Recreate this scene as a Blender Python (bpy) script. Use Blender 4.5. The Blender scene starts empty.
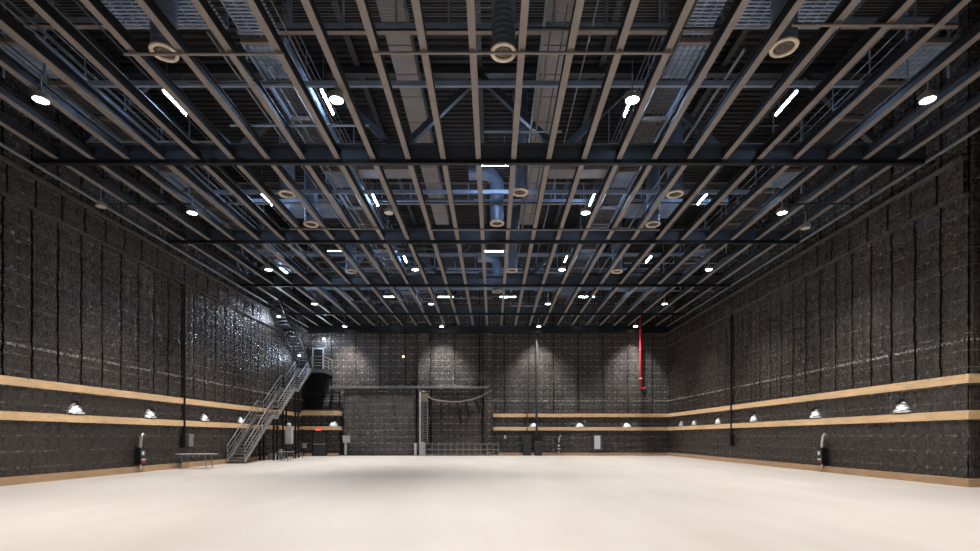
import bpy, bmesh, math, random
from mathutils import Vector, Matrix, noise
random.seed(7)
PI = math.pi
S = bpy.context.scene
COL = S.collection
F, VX, VY, EYE = 510.0, 493.0, 437.0, 1.6          # focal length and vanishing point, pixels of a 980x551 frame
XL, XR, YB, YF, ZR = -16.15, 15.25, 44.2, -5.0, 15.6  # the hall: side walls, back wall, wall behind the camera, roof
XC = -0.5                                           # middle line of the hall
GZ = 11.17                                          # underside of the beam grid

def at(px, py, z=None, y=None):
    """the point of the hall seen at a pixel, at a known height or distance"""
    if y is None:
        y = F * (z - EYE) / (VY - py)
    return Vector(((px - VX) * y / F, y, EYE + (VY - py) * y / F))
def X_at(px, y): return (px - VX) * y / F
def Z_at(py, y): return EYE + (VY - py) * y / F

# ------------------------------------------------------------------ materials
class NT:
    def __init__(s, name):
        s.m = bpy.data.materials.new(name); s.m.use_nodes = True
        s.t = s.m.node_tree; s.b = s.t.nodes['Principled BSDF']
    def n(s, kind, **kw):
        n = s.t.nodes.new(kind)
        for k, v in kw.items():
            if k.startswith('i_'): n.inputs[k[2:].replace('_', ' ')].default_value = v
            else: setattr(n, k, v)
        return n
    def l(s, a, b): s.t.links.new(a, b)
    def math(s, op, a, b=None, c=None, clamp=False):
        n = s.n('ShaderNodeMath', operation=op, use_clamp=clamp)
        for i, v in enumerate((a, b, c)):
            if v is None: continue
            if isinstance(v, (int, float)): n.inputs[i].default_value = v
            else: s.l(v, n.inputs[i])
        return n.outputs[0]
    def ramp(s, fac, stops):
        r = s.n('ShaderNodeValToRGB'); e = r.color_ramp.elements
        while len(e) < len(stops): e.new(0.5)
        for k, (p, c) in enumerate(stops):
            e[k].position = p; e[k].color = (*c, 1) if len(c) == 3 else c
        s.l(fac, r.inputs[0]); return r.outputs[0]
    def mix(s, fac, a, b):
        n = s.n('ShaderNodeMix', data_type='RGBA')
        for i, v in ((0, fac), (6, a), (7, b)):
            if isinstance(v, (int, float)): n.inputs[i].default_value = v
            elif isinstance(v, tuple): n.inputs[i].default_value = (*v, 1)
            else: s.l(v, n.inputs[i])
        return n.outputs[2]
    def noise(s, vec, scale, detail=3, rough=.55):
        n = s.n('ShaderNodeTexNoise', i_Scale=scale, i_Detail=detail, i_Roughness=rough)
        if vec is not None: s.l(vec, n.inputs['Vector'])
        return n.outputs['Fac']
    def coords(s, kind='Object', scale=(1, 1, 1)):
        t = s.n('ShaderNodeTexCoord'); m = s.n('ShaderNodeMapping'); m.inputs['Scale'].default_value = scale
        s.l(t.outputs[kind], m.inputs['Vector']); return m.outputs['Vector']
    def bump(s, h, strength=.3, dist=.02):
        b = s.n('ShaderNodeBump', i_Strength=strength, i_Distance=dist)
        s.l(h, b.inputs['Height']); s.l(b.outputs[0], s.b.inputs['Normal'])
    def set(s, color=None, rough=None, metal=None, spec=None, emit=None, strength=None):
        I = s.b.inputs
        if color is not None:
            if isinstance(color, tuple): I['Base Color'].default_value = (*color, 1)
            else: s.l(color, I['Base Color'])
        if rough is not None:
            if isinstance(rough, (int, float)): I['Roughness'].default_value = rough
            else: s.l(rough, I['Roughness'])
        if metal is not None: I['Metallic'].default_value = metal
        if spec is not None: I['Specular IOR Level'].default_value = spec
        if emit is not None: I['Emission Color'].default_value = (*emit, 1); I['Emission Strength'].default_value = strength
        return s.m

def paint(name, c, rough=.5, metal=0, var=.12, scale=3.0, spec=.5):
    t = NT(name); v = t.coords()
    f = t.noise(v, scale, 4)
    lo = tuple(x * (1 - var) for x in c); hi = tuple(min(1, x * (1 + var)) for x in c)
    return t.set(t.ramp(f, [(.3, lo), (.7, hi)]), rough, metal, spec)
def glow(name, c, k):
    t = NT(name); return t.set((.8, .8, .8), .4, emit=c, strength=k)
def wood(name, c, axis):
    t = NT(name)
    sc = [6, 6, 6]; sc[axis] = .5
    v = t.coords('Object', tuple(sc))
    g = t.noise(v, 3.0, 6, .6)
    big = t.noise(t.coords('Object', (.35, .35, .35)), 1.5, 2)
    col = t.ramp(g, [(.28, tuple(x * .72 for x in c)), (.5, c), (.75, tuple(min(1, x * 1.18) for x in c))])
    vo = t.n('ShaderNodeTexVoronoi', i_Scale=.9); t.l(t.coords('Object', (1, 1, 2)), vo.inputs['Vector'])
    knot = t.ramp(vo.outputs['Distance'], [(.04, (1, 1, 1)), (.1, (0, 0, 0))])
    col = t.mix(knot, col, tuple(x * .35 for x in c))
    col = t.mix(t.ramp(big, [(.4, (0, 0, 0)), (.7, (.35, .35, .35))]), col, tuple(x * .75 for x in c))
    t.bump(g, .15, .004)
    return t.set(col, .55)

def quilt_mat(name, base=(.034, .030, .028), worn=1.0, rough=.36, line=4.73, pleat=1.0, fine_k=1.0, tape_w=.035, tape_d=1.07, bump=.15, tie_k=.8):
    """black vinyl blanket insulation: sewn pads, dark tape seams, pale worn stitching"""
    t = NT(name)
    uv = t.n('ShaderNodeTexCoord').outputs['UV']
    sp = t.n('ShaderNodeSeparateXYZ'); t.l(uv, sp.inputs[0]); u, v = sp.outputs[0], sp.outputs[1]
    def d_to(x, per):                                  # distance to the nearest multiple of PER
        fr = t.math('FRACT', t.math('ADD', t.math('DIVIDE', x, per), .5))
        return t.math('MULTIPLY', t.math('ABSOLUTE', t.math('SUBTRACT', fr, .5)), per)
    n1 = t.noise(uv, 2.2, 5, .6); n2 = t.noise(uv, 9.0, 5, .65); n3 = t.noise(uv, 38.0, 3, .6); nb = t.noise(uv, .35, 3)
    hs = t.math('LESS_THAN', t.math('ADD', d_to(v, .55), t.math('MULTIPLY', t.math('SUBTRACT', n2, .5), .06)), .012)
    vs = t.math('LESS_THAN', t.math('ADD', d_to(u, .535), t.math('MULTIPLY', t.math('SUBTRACT', n2, .5), .04)), .008)
    tie = t.math('MULTIPLY', t.math('LESS_THAN', d_to(v, .55), .05), t.math('LESS_THAN', d_to(u, .535), .04))
    stitch = t.math('MULTIPLY', t.math('LESS_THAN', t.math('ABSOLUTE', t.math('SUBTRACT', t.math('ADD', v, t.math('MULTIPLY', t.math('SUBTRACT', n2, .5), .16)), line)), t.math('MULTIPLY', n1, .10)), t.math('GREATER_THAN', n2, .49))
    crease = t.ramp(n2, [(.60, (0, 0, 0)), (.74, (.5, .5, .5))])
    w = t.math('MULTIPLY', hs, t.ramp(n1, [(.42, (0, 0, 0)), (.68, (.7, .7, .7))]))
    w = t.math('MAXIMUM', w, t.math('MULTIPLY', vs, t.ramp(n1, [(.50, (0, 0, 0)), (.75, (.22 * worn,) * 3)])))
    w = t.math('MAXIMUM', w, t.math('MULTIPLY', tie, t.ramp(n3, [(.40, (.1, .1, .1)), (.65, (tie_k,) * 3)])))
    w = t.math('MAXIMUM', w, t.math('MULTIPLY', crease, t.ramp(nb, [(.40, (.02, .02, .02)), (.65, (.30, .30, .30))])))
    w = t.math('MULTIPLY', w, worn)
    w = t.math('MAXIMUM', w, t.math('MULTIPLY', stitch, .75))
    col = t.mix(t.ramp(nb, [(.35, (0, 0, 0)), (.7, (1, 1, 1))]), base, (base[0] * 1.5, base[1] * 1.42, base[2] * 1.35))
    col = t.mix(w, col, (.40, .385, .37))
    tape = t.math('LESS_THAN', t.math('ADD', d_to(u, tape_d), t.math('MULTIPLY', t.math('SUBTRACT', n2, .5), .03)), tape_w)
    tape = t.math('MULTIPLY', tape, t.math('GREATER_THAN', v, 3.4))
    col = t.mix(tape, col, (.004, .004, .0045))
    fine = t.math('MULTIPLY', t.math('SINE', t.math('MULTIPLY', u, 58.0)), .04 * pleat)
    h = t.math('ADD', t.math('ADD', n1, t.math('MULTIPLY', n2, 1.1 * fine_k)), t.math('ADD', t.math('MULTIPLY', n3, .30 * fine_k), fine))
    t.bump(h, 1.0, bump)
    t.l(t.math('MULTIPLY', t.math('SUBTRACT', 1.0, tape), .55), t.b.inputs['Specular IOR Level'])
    return t.set(col, t.ramp(n2, [(.3, (rough - .08,) * 3), (.7, (rough + .14,) * 3)]))

M = {}
M['quilt'] = quilt_mat('black_quilted_blanket', base=(.034, .0275, .0245), worn=.95, rough=.22, tape_w=.04, fine_k=.6, bump=.085, tie_k=.6)
M['quilt_back'] = quilt_mat('black_quilted_blanket_back', base=(.038, .032, .0295), worn=1.8, rough=.24, fine_k=1.1, tape_d=2.14)
M['quilt_door'] = quilt_mat('black_quilted_door', base=(.052, .043, .038), worn=2.2, rough=.26, line=5.1, pleat=.3, fine_k=1.4, tape_w=.004)
M['timber_y'] = wood('pine_timber_along', (.90, .61, .34), 1)
M['timber_x'] = wood('pine_timber_across', (.90, .61, .34), 0)
M['base_y'] = wood('scuffed_baseboard_along', (.56, .36, .21), 1)
M['base_x'] = wood('scuffed_baseboard_across', (.56, .36, .21), 0)
M['beam'] = paint('taupe_steel', (.195, .165, .15), .55, 0, .10)
M['duct_tan'] = paint('taupe_duct', (.20, .172, .157), .5, 0, .12, 1.5)
M['dark_steel'] = paint('charcoal_steel', (.032, .034, .038), .5)
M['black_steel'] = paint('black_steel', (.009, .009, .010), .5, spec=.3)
M['grey_steel'] = paint('grey_steel', (.14, .15, .165), .45)
M['blue_steel'] = paint('slate_blue_steel', (.21, .275, .39), .4)
M['blue_deck'] = paint('slate_blue_deck', (.22, .28, .40), .5, 0, .25, 2)
M['dark_deck'] = paint('dark_deck', (.055, .055, .062), .5, 0, .25, 2)
M['roof'] = paint('dark_roof_deck', (.014, .013, .014), .6, 0, .2, .4)
M['spiral'] = paint('blue_black_spiral_duct', (.15, .19, .27), .35, .15, .1)
M['cream'] = paint('cream_ring', (.68, .57, .45), .45)
M['grille'] = paint('brown_grille', (.10, .085, .07), .6)
M['galv'] = paint('galvanised_steel', (.42, .41, .40), .4, .5)
M['galv_dull'] = paint('dull_galvanised_steel', (.27, .255, .24), .45, .2)
M['silver'] = paint('silver_conduit', (.72, .72, .72), .28, .7)
M['white'] = paint('white_plastic', (.75, .75, .75), .4)
M['lightgrey'] = paint('light_grey_paint', (.48, .49, .50), .45)
M['midgrey'] = paint('mid_grey_paint', (.24, .24, .25), .5)
M['red'] = paint('red_paint', (.42, .018, .03), .4)
M['batten'] = paint('dark_batten', (.06, .045, .036), .45)
M['ledge'] = paint('dark_ledge', (.075, .066, .06), .5)
M['girder_web'] = paint('slate_girder_web', (.035, .043, .058), .5)
M['green'] = paint('green_plastic', (.02, .16, .07), .4)
M['barrier'] = paint('barrier_steel', (.32, .28, .25), .5)
M['track'] = paint('track_steel', (.17, .165, .16), .5)
M['brown_frame'] = paint('brown_grey_steel', (.20, .165, .15), .5)
M['bluecase'] = paint('dark_blue_frame', (.05, .09, .15), .4)
M['paper'] = paint('white_board', (.78, .80, .84), .5, 0, .04)
M['light_patch'] = paint('light_patch_pale', (.55, .55, .55), .35, .2, .5, 14)  # pale tone stands in for lamplight on the black wall
M['rope'] = paint('tan_hose', (.19, .16, .125), .6)
M['cloth'] = paint('black_cloth', (.016, .015, .015), .8)
M['door'] = paint('charcoal_door', (.055, .055, .065), .4)
M['tabletop'] = paint('pale_table_top', (.46, .44, .42), .45)
M['lamp'] = glow('lamp_lens', (1, .98, .95), 22)
M['lamp_off'] = paint('unlit_lens', (.62, .55, .46), .35)
M['lamp_shell'] = paint('lamp_shell', (.28, .27, .27), .4, .3)
M['tube'] = glow('cool_tube', (.48, .68, 1.0), 140)
M['bulb'] = glow('wall_lamp_bulb', (1, .98, .95), 30)
M['exit'] = glow('exit_letters', (1, .10, .06), 3)
M['exit_case'] = paint('exit_case', (.55, .06, .05), .4)
M['amber'] = glow('amber_lamp', (1, .62, .18), 6)

def floor_mat():
    t = NT('pale_plywood_floor')
    v = t.coords('Object')
    br = t.n('ShaderNodeTexBrick', offset=.5, i_Scale=1.0)
    br.inputs['Brick Width'].default_value = 2.44; br.inputs['Row Height'].default_value = 1.22
    br.inputs['Mortar Size'].default_value = .004; br.inputs['Color1'].default_value = (.40, .40, .40, 1); br.inputs['Color2'].default_value = (.62, .62, .62, 1)
    br.inputs['Mortar'].default_value = (.2, .2, .2, 1)
    rot = t.n('ShaderNodeMapping'); rot.inputs['Rotation'].default_value = (0, 0, PI / 2); t.l(v, rot.inputs['Vector'])
    t.l(rot.outputs[0], br.inputs['Vector'])
    n1 = t.noise(t.coords('Object', (1, .22, 1)), .8, 5, .6); n2 = t.noise(t.coords('Object', (.3, .1, 1)), 1.0, 3); n3 = t.noise(t.coords('Object', (6, .8, 1)), 2.0, 4)
    c = t.ramp(n1, [(.30, (.66, .60, .54)), (.70, (.74, .685, .63))])
    c = t.mix(t.ramp(n2, [(.45, (0, 0, 0)), (.75, (.5, .5, .5))]), c, (.64, .56, .49))
    c = t.mix(t.math('MULTIPLY', br.outputs['Color'], .22), c, (.70, .63, .56))
    c = t.mix(t.math('MULTIPLY', br.outputs['Fac'], .10), c, (.33, .27, .22))
    c = t.mix(t.math('MULTIPLY', t.ramp(n3, [(.62, (0, 0, 0)), (.8, (1, 1, 1))]), .18), c, (.46, .38, .31))
    return t.set(c, .42, spec=.35)
M['floor'] = floor_mat()

# ------------------------------------------------------------------ mesh helpers
class MB:
    def __init__(s): s.v = []; s.f = []; s.smooth = []
    def add(s, vs, fs, smooth=False):
        k = len(s.v); s.v += [tuple(p) for p in vs]; s.f += [tuple(i + k for i in f) for f in fs]; s.smooth += [smooth] * len(fs); return s
    def box(s, a, b):
        x0, y0, z0 = (min(p, q) for p, q in zip(a, b)); x1, y1, z1 = (max(p, q) for p, q in zip(a, b))
        return s.add([(x0,y0,z0),(x1,y0,z0),(x1,y1,z0),(x0,y1,z0),(x0,y0,z1),(x1,y0,z1),(x1,y1,z1),(x0,y1,z1)],
                     [(0,3,2,1),(4,5,6,7),(0,1,5,4),(1,2,6,5),(2,3,7,6),(3,0,4,7)])
    def prism(s, prof, axis, a, b):
        """extrude a closed 2-D outline along an axis: axis 0 -> (y,z), 1 -> (x,z), 2 -> (x,y)"""
        n = len(prof)
        def pt(p, t): return [(t, p[0], p[1]), (p[0], t, p[1]), (p[0], p[1], t)][axis]
        vs = [pt(p, a) for p in prof] + [pt(p, b) for p in prof]
        fs = [(i, (i + 1) % n, n + (i + 1) % n, n + i) for i in range(n)] + [tuple(range(n))[::-1], tuple(range(n, 2 * n))]
        return s.add(vs, fs)
    def bar(s, p, q, w, h=None):
        """square bar from p to q"""
        h = h or w; p, q = Vector(p), Vector(q); d = (q - p).normalized()
        up = Vector((0, 0, 1)) if abs(d.z) < .95 else Vector((0, 1, 0))
        a = d.cross(up).normalized() * w / 2; b = a.cross(d).normalized() * h / 2
        vs = [c + sx * a + sy * b for c in (p, q) for sx, sy in ((-1,-1),(1,-1),(1,1),(-1,1))]
        return s.add(vs, [(0,1,2,3),(7,6,5,4),(0,4,5,1),(1,5,6,2),(2,6,7,3),(3,7,4,0)])
    def tube(s, pts, r, n=10, closed_ends=True):
        pts = [Vector(p) for p in pts]; rings = []; ref = None
        rs = r if isinstance(r, (list, tuple)) else [r] * len(pts)
        vs = []
        for i, p in enumerate(pts):
            d = ((pts[min(i + 1, len(pts) - 1)] - p).normalized() + (p - pts[max(i - 1, 0)]).normalized())
            d = d.normalized() if d.length > 1e-6 else Vector((0, 0, 1))
            if ref is None: ref = Vector((0, 0, 1)) if abs(d.z) < .9 else Vector((1, 0, 0))
            a = d.cross(ref).normalized(); b = d.cross(a).normalized(); ref = a.cross(d) * 1.0
            vs += [p + rs[i] * (math.cos(2 * PI * k / n) * a + math.sin(2 * PI * k / n) * b) for k in range(n)]
        fs = [(i * n + k, i * n + (k + 1) % n, (i + 1) * n + (k + 1) % n, (i + 1) * n + k) for i in range(len(pts) - 1) for k in range(n)]
        s.add(vs, fs, True)
        if closed_ends:
            m = len(pts) - 1
            s.add([vs[k] for k in range(n)], [tuple(range(n))]); s.add([vs[m * n + k] for k in range(n)], [tuple(range(n))[::-1]])
        return s
    def lathe(s, prof, c=(0, 0, 0), n=28, axis=2, closed=False):
        vs = []; cx, cy, cz = c
        for r, h in prof:
            for k in range(n):
                a = 2 * PI * k / n; x, y = r * math.cos(a), r * math.sin(a)
                vs.append([(cx + h, cy + x, cz + y), (cx + x, cy + h, cz + y), (cx + x, cy + y, cz + h)][axis])
        m = len(prof); R = range(m if closed else m - 1)
        return s.add(vs, [(i * n + k, i * n + (k + 1) % n, ((i + 1) % m) * n + (k + 1) % n, ((i + 1) % m) * n + k) for i in R for k in range(n)], True)
    def build(s, name, mat, parent=None, bevel=0, loc=None):
        me = bpy.data.meshes.new(name); me.from_pydata(s.v, [], s.f)
        bm = bmesh.new(); bm.from_mesh(me)
        for f, sm in zip(bm.faces, s.smooth): f.smooth = sm
        bmesh.ops.recalc_face_normals(bm, faces=bm.faces[:])
        if bevel:
            bmesh.ops.bevel(bm, geom=[e for e in bm.edges if e.is_manifold and e.calc_face_angle(0) > .5], offset=bevel, segments=1, affect='EDGES', clamp_overlap=True)
        bm.to_mesh(me); bm.free()
        me.materials.append(mat if not isinstance(mat, str) else M[mat])
        o = bpy.data.objects.new(name, me); COL.objects.link(o)
        if parent is not None: o.parent = parent
        if loc is not None: o.location = loc
        return o
def box(a, b): return MB().box(a, b)
def tube(p, r, n=10): return MB().tube(p, r, n)

def tag(o, label=None, cat=None, group=None, kind=None):
    for k, v in (('label', label), ('category', cat), ('group', group), ('kind', kind)):
        if v: o[k] = v
    return o
def empty(name, loc=(0, 0, 0), label=None, cat=None, group=None):
    o = bpy.data.objects.new(name, None); COL.objects.link(o); o.location = loc; o.empty_display_size = .2
    return tag(o, label, cat, group)
def copy_tree(o, loc, label, group=None, swap=None):
    c = o.copy(); COL.objects.link(c); c.location = loc; c['label'] = label
    if group: c['group'] = group
    for ch in o.children:
        d = ch.copy(); COL.objects.link(d); d.parent = c
        for g in ch.children:
            e = g.copy(); COL.objects.link(e); e.parent = d
    return c
LAST = [None]
def subp(o): o.parent = LAST[0]; return o
def struct(o): o['kind'] = 'structure'; return o
ORD = ['', 'first', 'second', 'third', 'fourth', 'fifth', 'sixth', 'seventh', 'eighth', 'ninth', 'tenth', 'eleventh', 'twelfth', 'thirteenth', 'fourteenth']

def quilt(name, p0, ud, nd, L, z0, z1, mat, du=1.07, u0=0, dz=.11, puff=.06, rough=.035, parent=None, seam=.05):
    """padded blanket surface: sewn pads puff out between tie points, panels dip at their taped edges"""
    p0, ud, nd = Vector(p0), Vector(ud), Vector(nd)
    us = []; k = math.floor(u0 / du)
    while k * du < u0 + L:
        us += [k * du + f * du for f in (0, .03, .08, .18, .3, .42, .5, .58, .7, .82, .92, .97)]; k += 1
    us = [u0] + [u for u in us if u0 + .01 < u < u0 + L - .01] + [u0 + L]
    nz = max(2, int((z1 - z0) / dz)); zs = [z0 + (z1 - z0) * i / nz for i in range(nz + 1)]
    V = []; UV = []
    for z in zs:
        for u in us:
            fu = (u / .535) % 1; fv = (z / .55) % 1
            d = puff * (abs(math.sin(PI * fu)) * abs(math.sin(PI * fv))) ** .5
            e = abs((u / du + .5) % 1 - .5) * du
            if z > 3.4: d -= seam * max(0, 1 - e / .06)
            d += rough * noise.noise((u * 1.7 + p0.x, z * 1.3, p0.y)) + rough * .6 * noise.noise((u * 5 + p0.x, z * 4.1, 3))
            V.append(p0 + ud * (u - u0) + Vector((0, 0, z)) + nd * d); UV.append((u, z))
    nu = len(us)
    Fs = [(j * nu + i, j * nu + i + 1, (j + 1) * nu + i + 1, (j + 1) * nu + i) for j in range(len(zs) - 1) for i in range(nu - 1)]
    if ud.cross(Vector((0, 0, 1))).dot(nd) < 0: Fs = [f[::-1] for f in Fs]
    me = bpy.data.meshes.new(name); me.from_pydata([tuple(v) for v in V], [], Fs)
    lay = me.uv_layers.new(name='UVMap')
    vi = [0] * len(me.loops); me.loops.foreach_get('vertex_index', vi)
    flat = [c for i in vi for c in UV[i]]; lay.data.foreach_set('uv', flat)
    me.polygons.foreach_set('use_smooth', [True] * len(me.polygons))
    me.materials.append(M[mat])
    o = bpy.data.objects.new(name, me); COL.objects.link(o)
    if parent is not None: o.parent = parent
    return o

# ------------------------------------------------------------------ the hall
struct(MB().box((XL - .3, YF - .3, -.2), (XR + 1.3, YB + .3, 0)).build('floor', 'floor'))
r = MB(); prof = []
y = YF
while y < YB + .3:                                     # ribbed steel roof deck
    prof += [(y, ZR), (y + .09, ZR), (y + .13, ZR + .08), (y + .22, ZR + .08), (y + .26, ZR)]; y += .30
n = len(prof)
r.add([(XL - .3, p[0], p[1]) for p in prof] + [(XR + 1.3, p[0], p[1]) for p in prof], [(i, i + 1, n + i + 1, n + i) for i in range(n - 1)])
struct(r.build('ceiling', 'roof'))
YS = 16.35                                             # where the wall on one side steps out
struct(quilt('wall_left', (XL, YF, 0), (0, 1, 0), (1, 0, 0), YB - YF, 0, ZR, 'quilt', u0=.674))
struct(quilt('wall_right', (XR, YS, 0), (0, 1, 0), (-1, 0, 0), YB - YS, 0, ZR, 'quilt', u0=.06))
struct(quilt('wall_right_return', (XR, YS, 0), (1, 0, 0), (0, -1, 0), .95, 0, ZR, 'quilt', du=.47))
struct(quilt('wall_right_near', (XR + .95, YF, 0), (0, 1, 0), (-1, 0, 0), YS - YF, 0, ZR, 'quilt', dz=.3))
struct(quilt('wall_back', (XL, YB, 0), (1, 0, 0), (0, -1, 0), XR - XL, 0, ZR, 'quilt_back', du=2.14, seam=.03))
struct(quilt('wall_front', (XL, YF, 0), (1, 0, 0), (0, 1, 0), XR + .95 - XL, 0, ZR, 'quilt', dz=.4))
# blanket valance along the top of the side walls, its wooden batten and the pipe above it
struct(quilt('wall_left_valance', (XL + .16, YF, 0), (0, 1, 0), (1, 0, 0), YB - YF, 9.6, 10.6, 'quilt', u0=.674, puff=.03))
struct(quilt('wall_right_valance', (XR - .16, YS, 0), (0, 1, 0), (-1, 0, 0), YB - YS, 9.45, 10.5, 'quilt', u0=.06, puff=.03))
struct(box((XL, YF, 9.56), (XL + .2, YB, 9.6)).build('trim_1', 'batten'))
struct(box((XR - .2, YS, 9.40), (XR, YB, 9.45)).build('trim_2', 'batten'))
struct(MB().box((XL, YF, 10.6), (XL + .24, YB, 10.72)).build('trim_3', 'ledge'))
struct(MB().box((XR - .24, YS, 10.5), (XR, YB, 10.62)).build('trim_4', 'ledge'))
# timber rails and baseboards
T0, T1, U0, U1 = 3.33, 3.62, 2.165, 2.455
XV, YV = -13.1, 43.0                                  # corner of the door lobby
struct(box((XL, YF, T0), (XL + .10, YV - .2, T1)).build('trim_5', 'timber_y', bevel=.006))
struct(box((XL, YF, U0), (XL + .10, YV - .2, U1)).build('trim_6', 'timber_y', bevel=.006))
struct(box((XR - .10, YS, T0), (XR, YB - .1, T1)).build('trim_7', 'timber_y', bevel=.006))
struct(box((XR - .10, YS, U0), (XR, YB - .1, U1)).build('trim_8', 'timber_y', bevel=.006))
struct(box((XR - .10, YS - .10, T0), (XR + .95, YS, T1)).build('trim_9', 'timber_x', bevel=.006))
struct(box((XR - .10, YS - .10, U0), (XR + .95, YS, U1)).build('trim_10', 'timber_x', bevel=.006))
struct(box((.02, YB - .10, T0), (XR, YB, T1)).build('trim_11', 'timber_x', bevel=.006))
struct(box((.02, YB - .10, U0), (XR, YB, U1)).build('trim_12', 'timber_x', bevel=.006))
struct(box((XL, YF, 0), (XL + .12, YV, .27)).build('baseboard_left', 'base_y', bevel=.008))
struct(box((XR - .12, YS, 0), (XR, YB - .12, .27)).build('baseboard_right', 'base_y', bevel=.008))
struct(box((XR - .12, YS - .12, 0), (XR + .95, YS, .27)).build('baseboard_right_return', 'base_x', bevel=.008))
struct(box((.5, YB - .12, 0), (XR, YB, .24)).build('baseboard_back', 'base_x', bevel=.008))
# padded columns on the back wall
for i, (pa, pb) in enumerate(((417.5, 430), (483, 493))):
    xa, xb = X_at(pa, YB), X_at(pb, YB)
    o = quilt('wall_back_column', (xa, YB - .3, 0), (1, 0, 0), (0, -1, 0), xb - xa, 0, 11.2, 'quilt_back', du=xb - xa, puff=.03)
    struct(o)
    for x in (xa, xb):
        struct(quilt('wall_back_column_side', (x, YB - .3, 0), (0, 1, 0), (-1 if x == xa else 1, 0, 0), .3, 0, 11.2, 'quilt_back', du=.3, puff=.02))
struct(box((XL, YB - .4, 10.55), (XR, YB, 11.1)).build('trim_13', 'black_steel'))

# door lobby in the corner
lob = empty('door_lobby', (XL, YV, 0), 'black padded door lobby with wood rails in the corner under the stair landing', 'lobby')
def loc_child(o, root): o.parent = root; o.matrix_parent_inverse = Matrix.Translation(-Vector(root.location)); LAST[0] = o; return o
ZV = 3.95
xa, xb = X_at(313.2, YV), X_at(326, YV)
loc_child(quilt('front_panel', (XL, YV, 0), (1, 0, 0), (0, -1, 0), xa - XL - .05, 0, ZV, 'quilt_back'), lob)
loc_child(quilt('front_panel', (xb + .05, YV, 0), (1, 0, 0), (0, -1, 0), XV - xb - .05, 0, ZV, 'quilt_back'), lob)
loc_child(quilt('header_panel', (xa - .05, YV, 0), (1, 0, 0), (0, -1, 0), xb - xa + .1, 2.05, ZV, 'quilt_back'), lob)
loc_child(quilt('side_panel', (XV, YV, 0), (0, 1, 0), (1, 0, 0), YB - YV, 0, ZV, 'quilt_back'), lob)
loc_child(box((XL, YV - .05, ZV), (XV + .05, YB, ZV + .1)).build('lobby_roof', 'black_steel'), lob)
for z0, z1 in ((3.42, 3.80), (2.20, 2.50)):
    m = MB().prism([(XL + .02, YV - .12), (XV - .15, YV - .12), (XV + .02, YV - .06), (XV + .10, YV + .12), (XV + .10, YB - .15), (XV, YB - .15), (XV, YV), (XL + .02, YV)], 2, z0, z1)
    loc_child(m.build('wood_rail', 'timber_x'), lob)
loc_child(box((XL + .3, YV - .14, 0), (xa - .1, YV, .24)).build('kick_board', 'base_x'), lob)
loc_child(box((xb + .15, YV - .14, 0), (XV + .1, YV, .24)).build('kick_board', 'base_x'), lob)
d = empty('door_1', ((xa + xb) / 2, YV, 0)); d['kind'] = 'structure'
w = (xb - xa) / 2
box((-w, .0, 0), (w, .06, 2.02)).build('door_leaf', 'door', d, .005)
MB().box((-w - .05, -.05, 0), (-w, .08, 2.07)).box((w, -.05, 0), (w + .05, .08, 2.07)).box((-w, -.05, 2.02), (w, .08, 2.07)).build('door_frame', 'black_steel', d)
pb = MB().tube([(-w + .08, -.08, 1.0), (w - .08, -.08, 1.0)], .025).box((-w + .06, -.09, .96), (-w + .14, 0, 1.04)).box((w - .14, -.09, .96), (w - .06, 0, 1.04)).build('push_bar', 'silver', d)

# ------------------------------------------------------------------ beam grid and girders
bm_ = MB().prism([(-.088, 0), (.088, 0), (.088, .022), (-.088, .022)], 1, 6.0, YB - .45)
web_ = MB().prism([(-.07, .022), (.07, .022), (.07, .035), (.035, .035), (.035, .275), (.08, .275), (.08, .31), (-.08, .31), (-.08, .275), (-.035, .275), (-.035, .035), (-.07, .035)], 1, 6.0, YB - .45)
beam0 = None
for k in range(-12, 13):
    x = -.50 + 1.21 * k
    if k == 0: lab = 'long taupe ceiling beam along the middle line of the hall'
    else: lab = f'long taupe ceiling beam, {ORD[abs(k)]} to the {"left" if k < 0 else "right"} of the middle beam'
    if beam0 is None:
        beam0 = bm_.build('ceiling_beam', 'beam'); o = beam0; web0 = web_.build('web', 'black_steel', beam0)  # black web: shade on the beam sides put into the colour
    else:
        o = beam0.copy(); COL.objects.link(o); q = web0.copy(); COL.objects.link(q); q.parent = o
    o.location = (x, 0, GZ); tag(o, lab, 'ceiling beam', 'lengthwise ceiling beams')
GY = [17.64, 24.85, 32.0, 39.4]
for i, gy in enumerate(GY):
    o = box((XL + .08, gy - .08, GZ - .14), (XR - .08, gy + .08, GZ - .005)).build('ceiling_girder', 'black_steel')
    MB().box((XL + .3, gy - .012, GZ - .005), (XR - .3, gy + .012, GZ + .5)).box((XL + .3, gy - .12, GZ + .5), (XR - .3, gy + .12, GZ + .53)).build('web', 'girder_web', o)
    tag(o, ['black girder spanning the hall below the beams, the one nearest the camera', 'black girder spanning the hall below the beams, second from the camera', 'black girder spanning the hall below the beams, third from the camera, above the upper stair', 'black girder spanning the hall below the beams, nearest the back wall'][i], 'girder', 'crosswise girders')
# cross channels above the beams: slate webs
for i, (cy, cz, x0, x1) in enumerate(((15.75, 12.45, -12.9, 11.9), (22.6, 12.4, -12.9, 11.9), (30.1, 12.3, -14, 13), (37.0, 12.3, -14, 13))):
    m = MB().prism([(cy, cz), (cy + .09, cz), (cy + .09, cz + .02), (cy + .02, cz + .02), (cy + .02, cz + .14), (cy + .16, cz + .14), (cy + .16, cz + .16), (cy, cz + .16)], 0, x0, x1)
    tag(m.build('cross_channel', 'blue_steel'), f'slate steel channel crossing above the beams, {ORD[i + 1]} from the camera', 'channel', 'cross channels')

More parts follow.
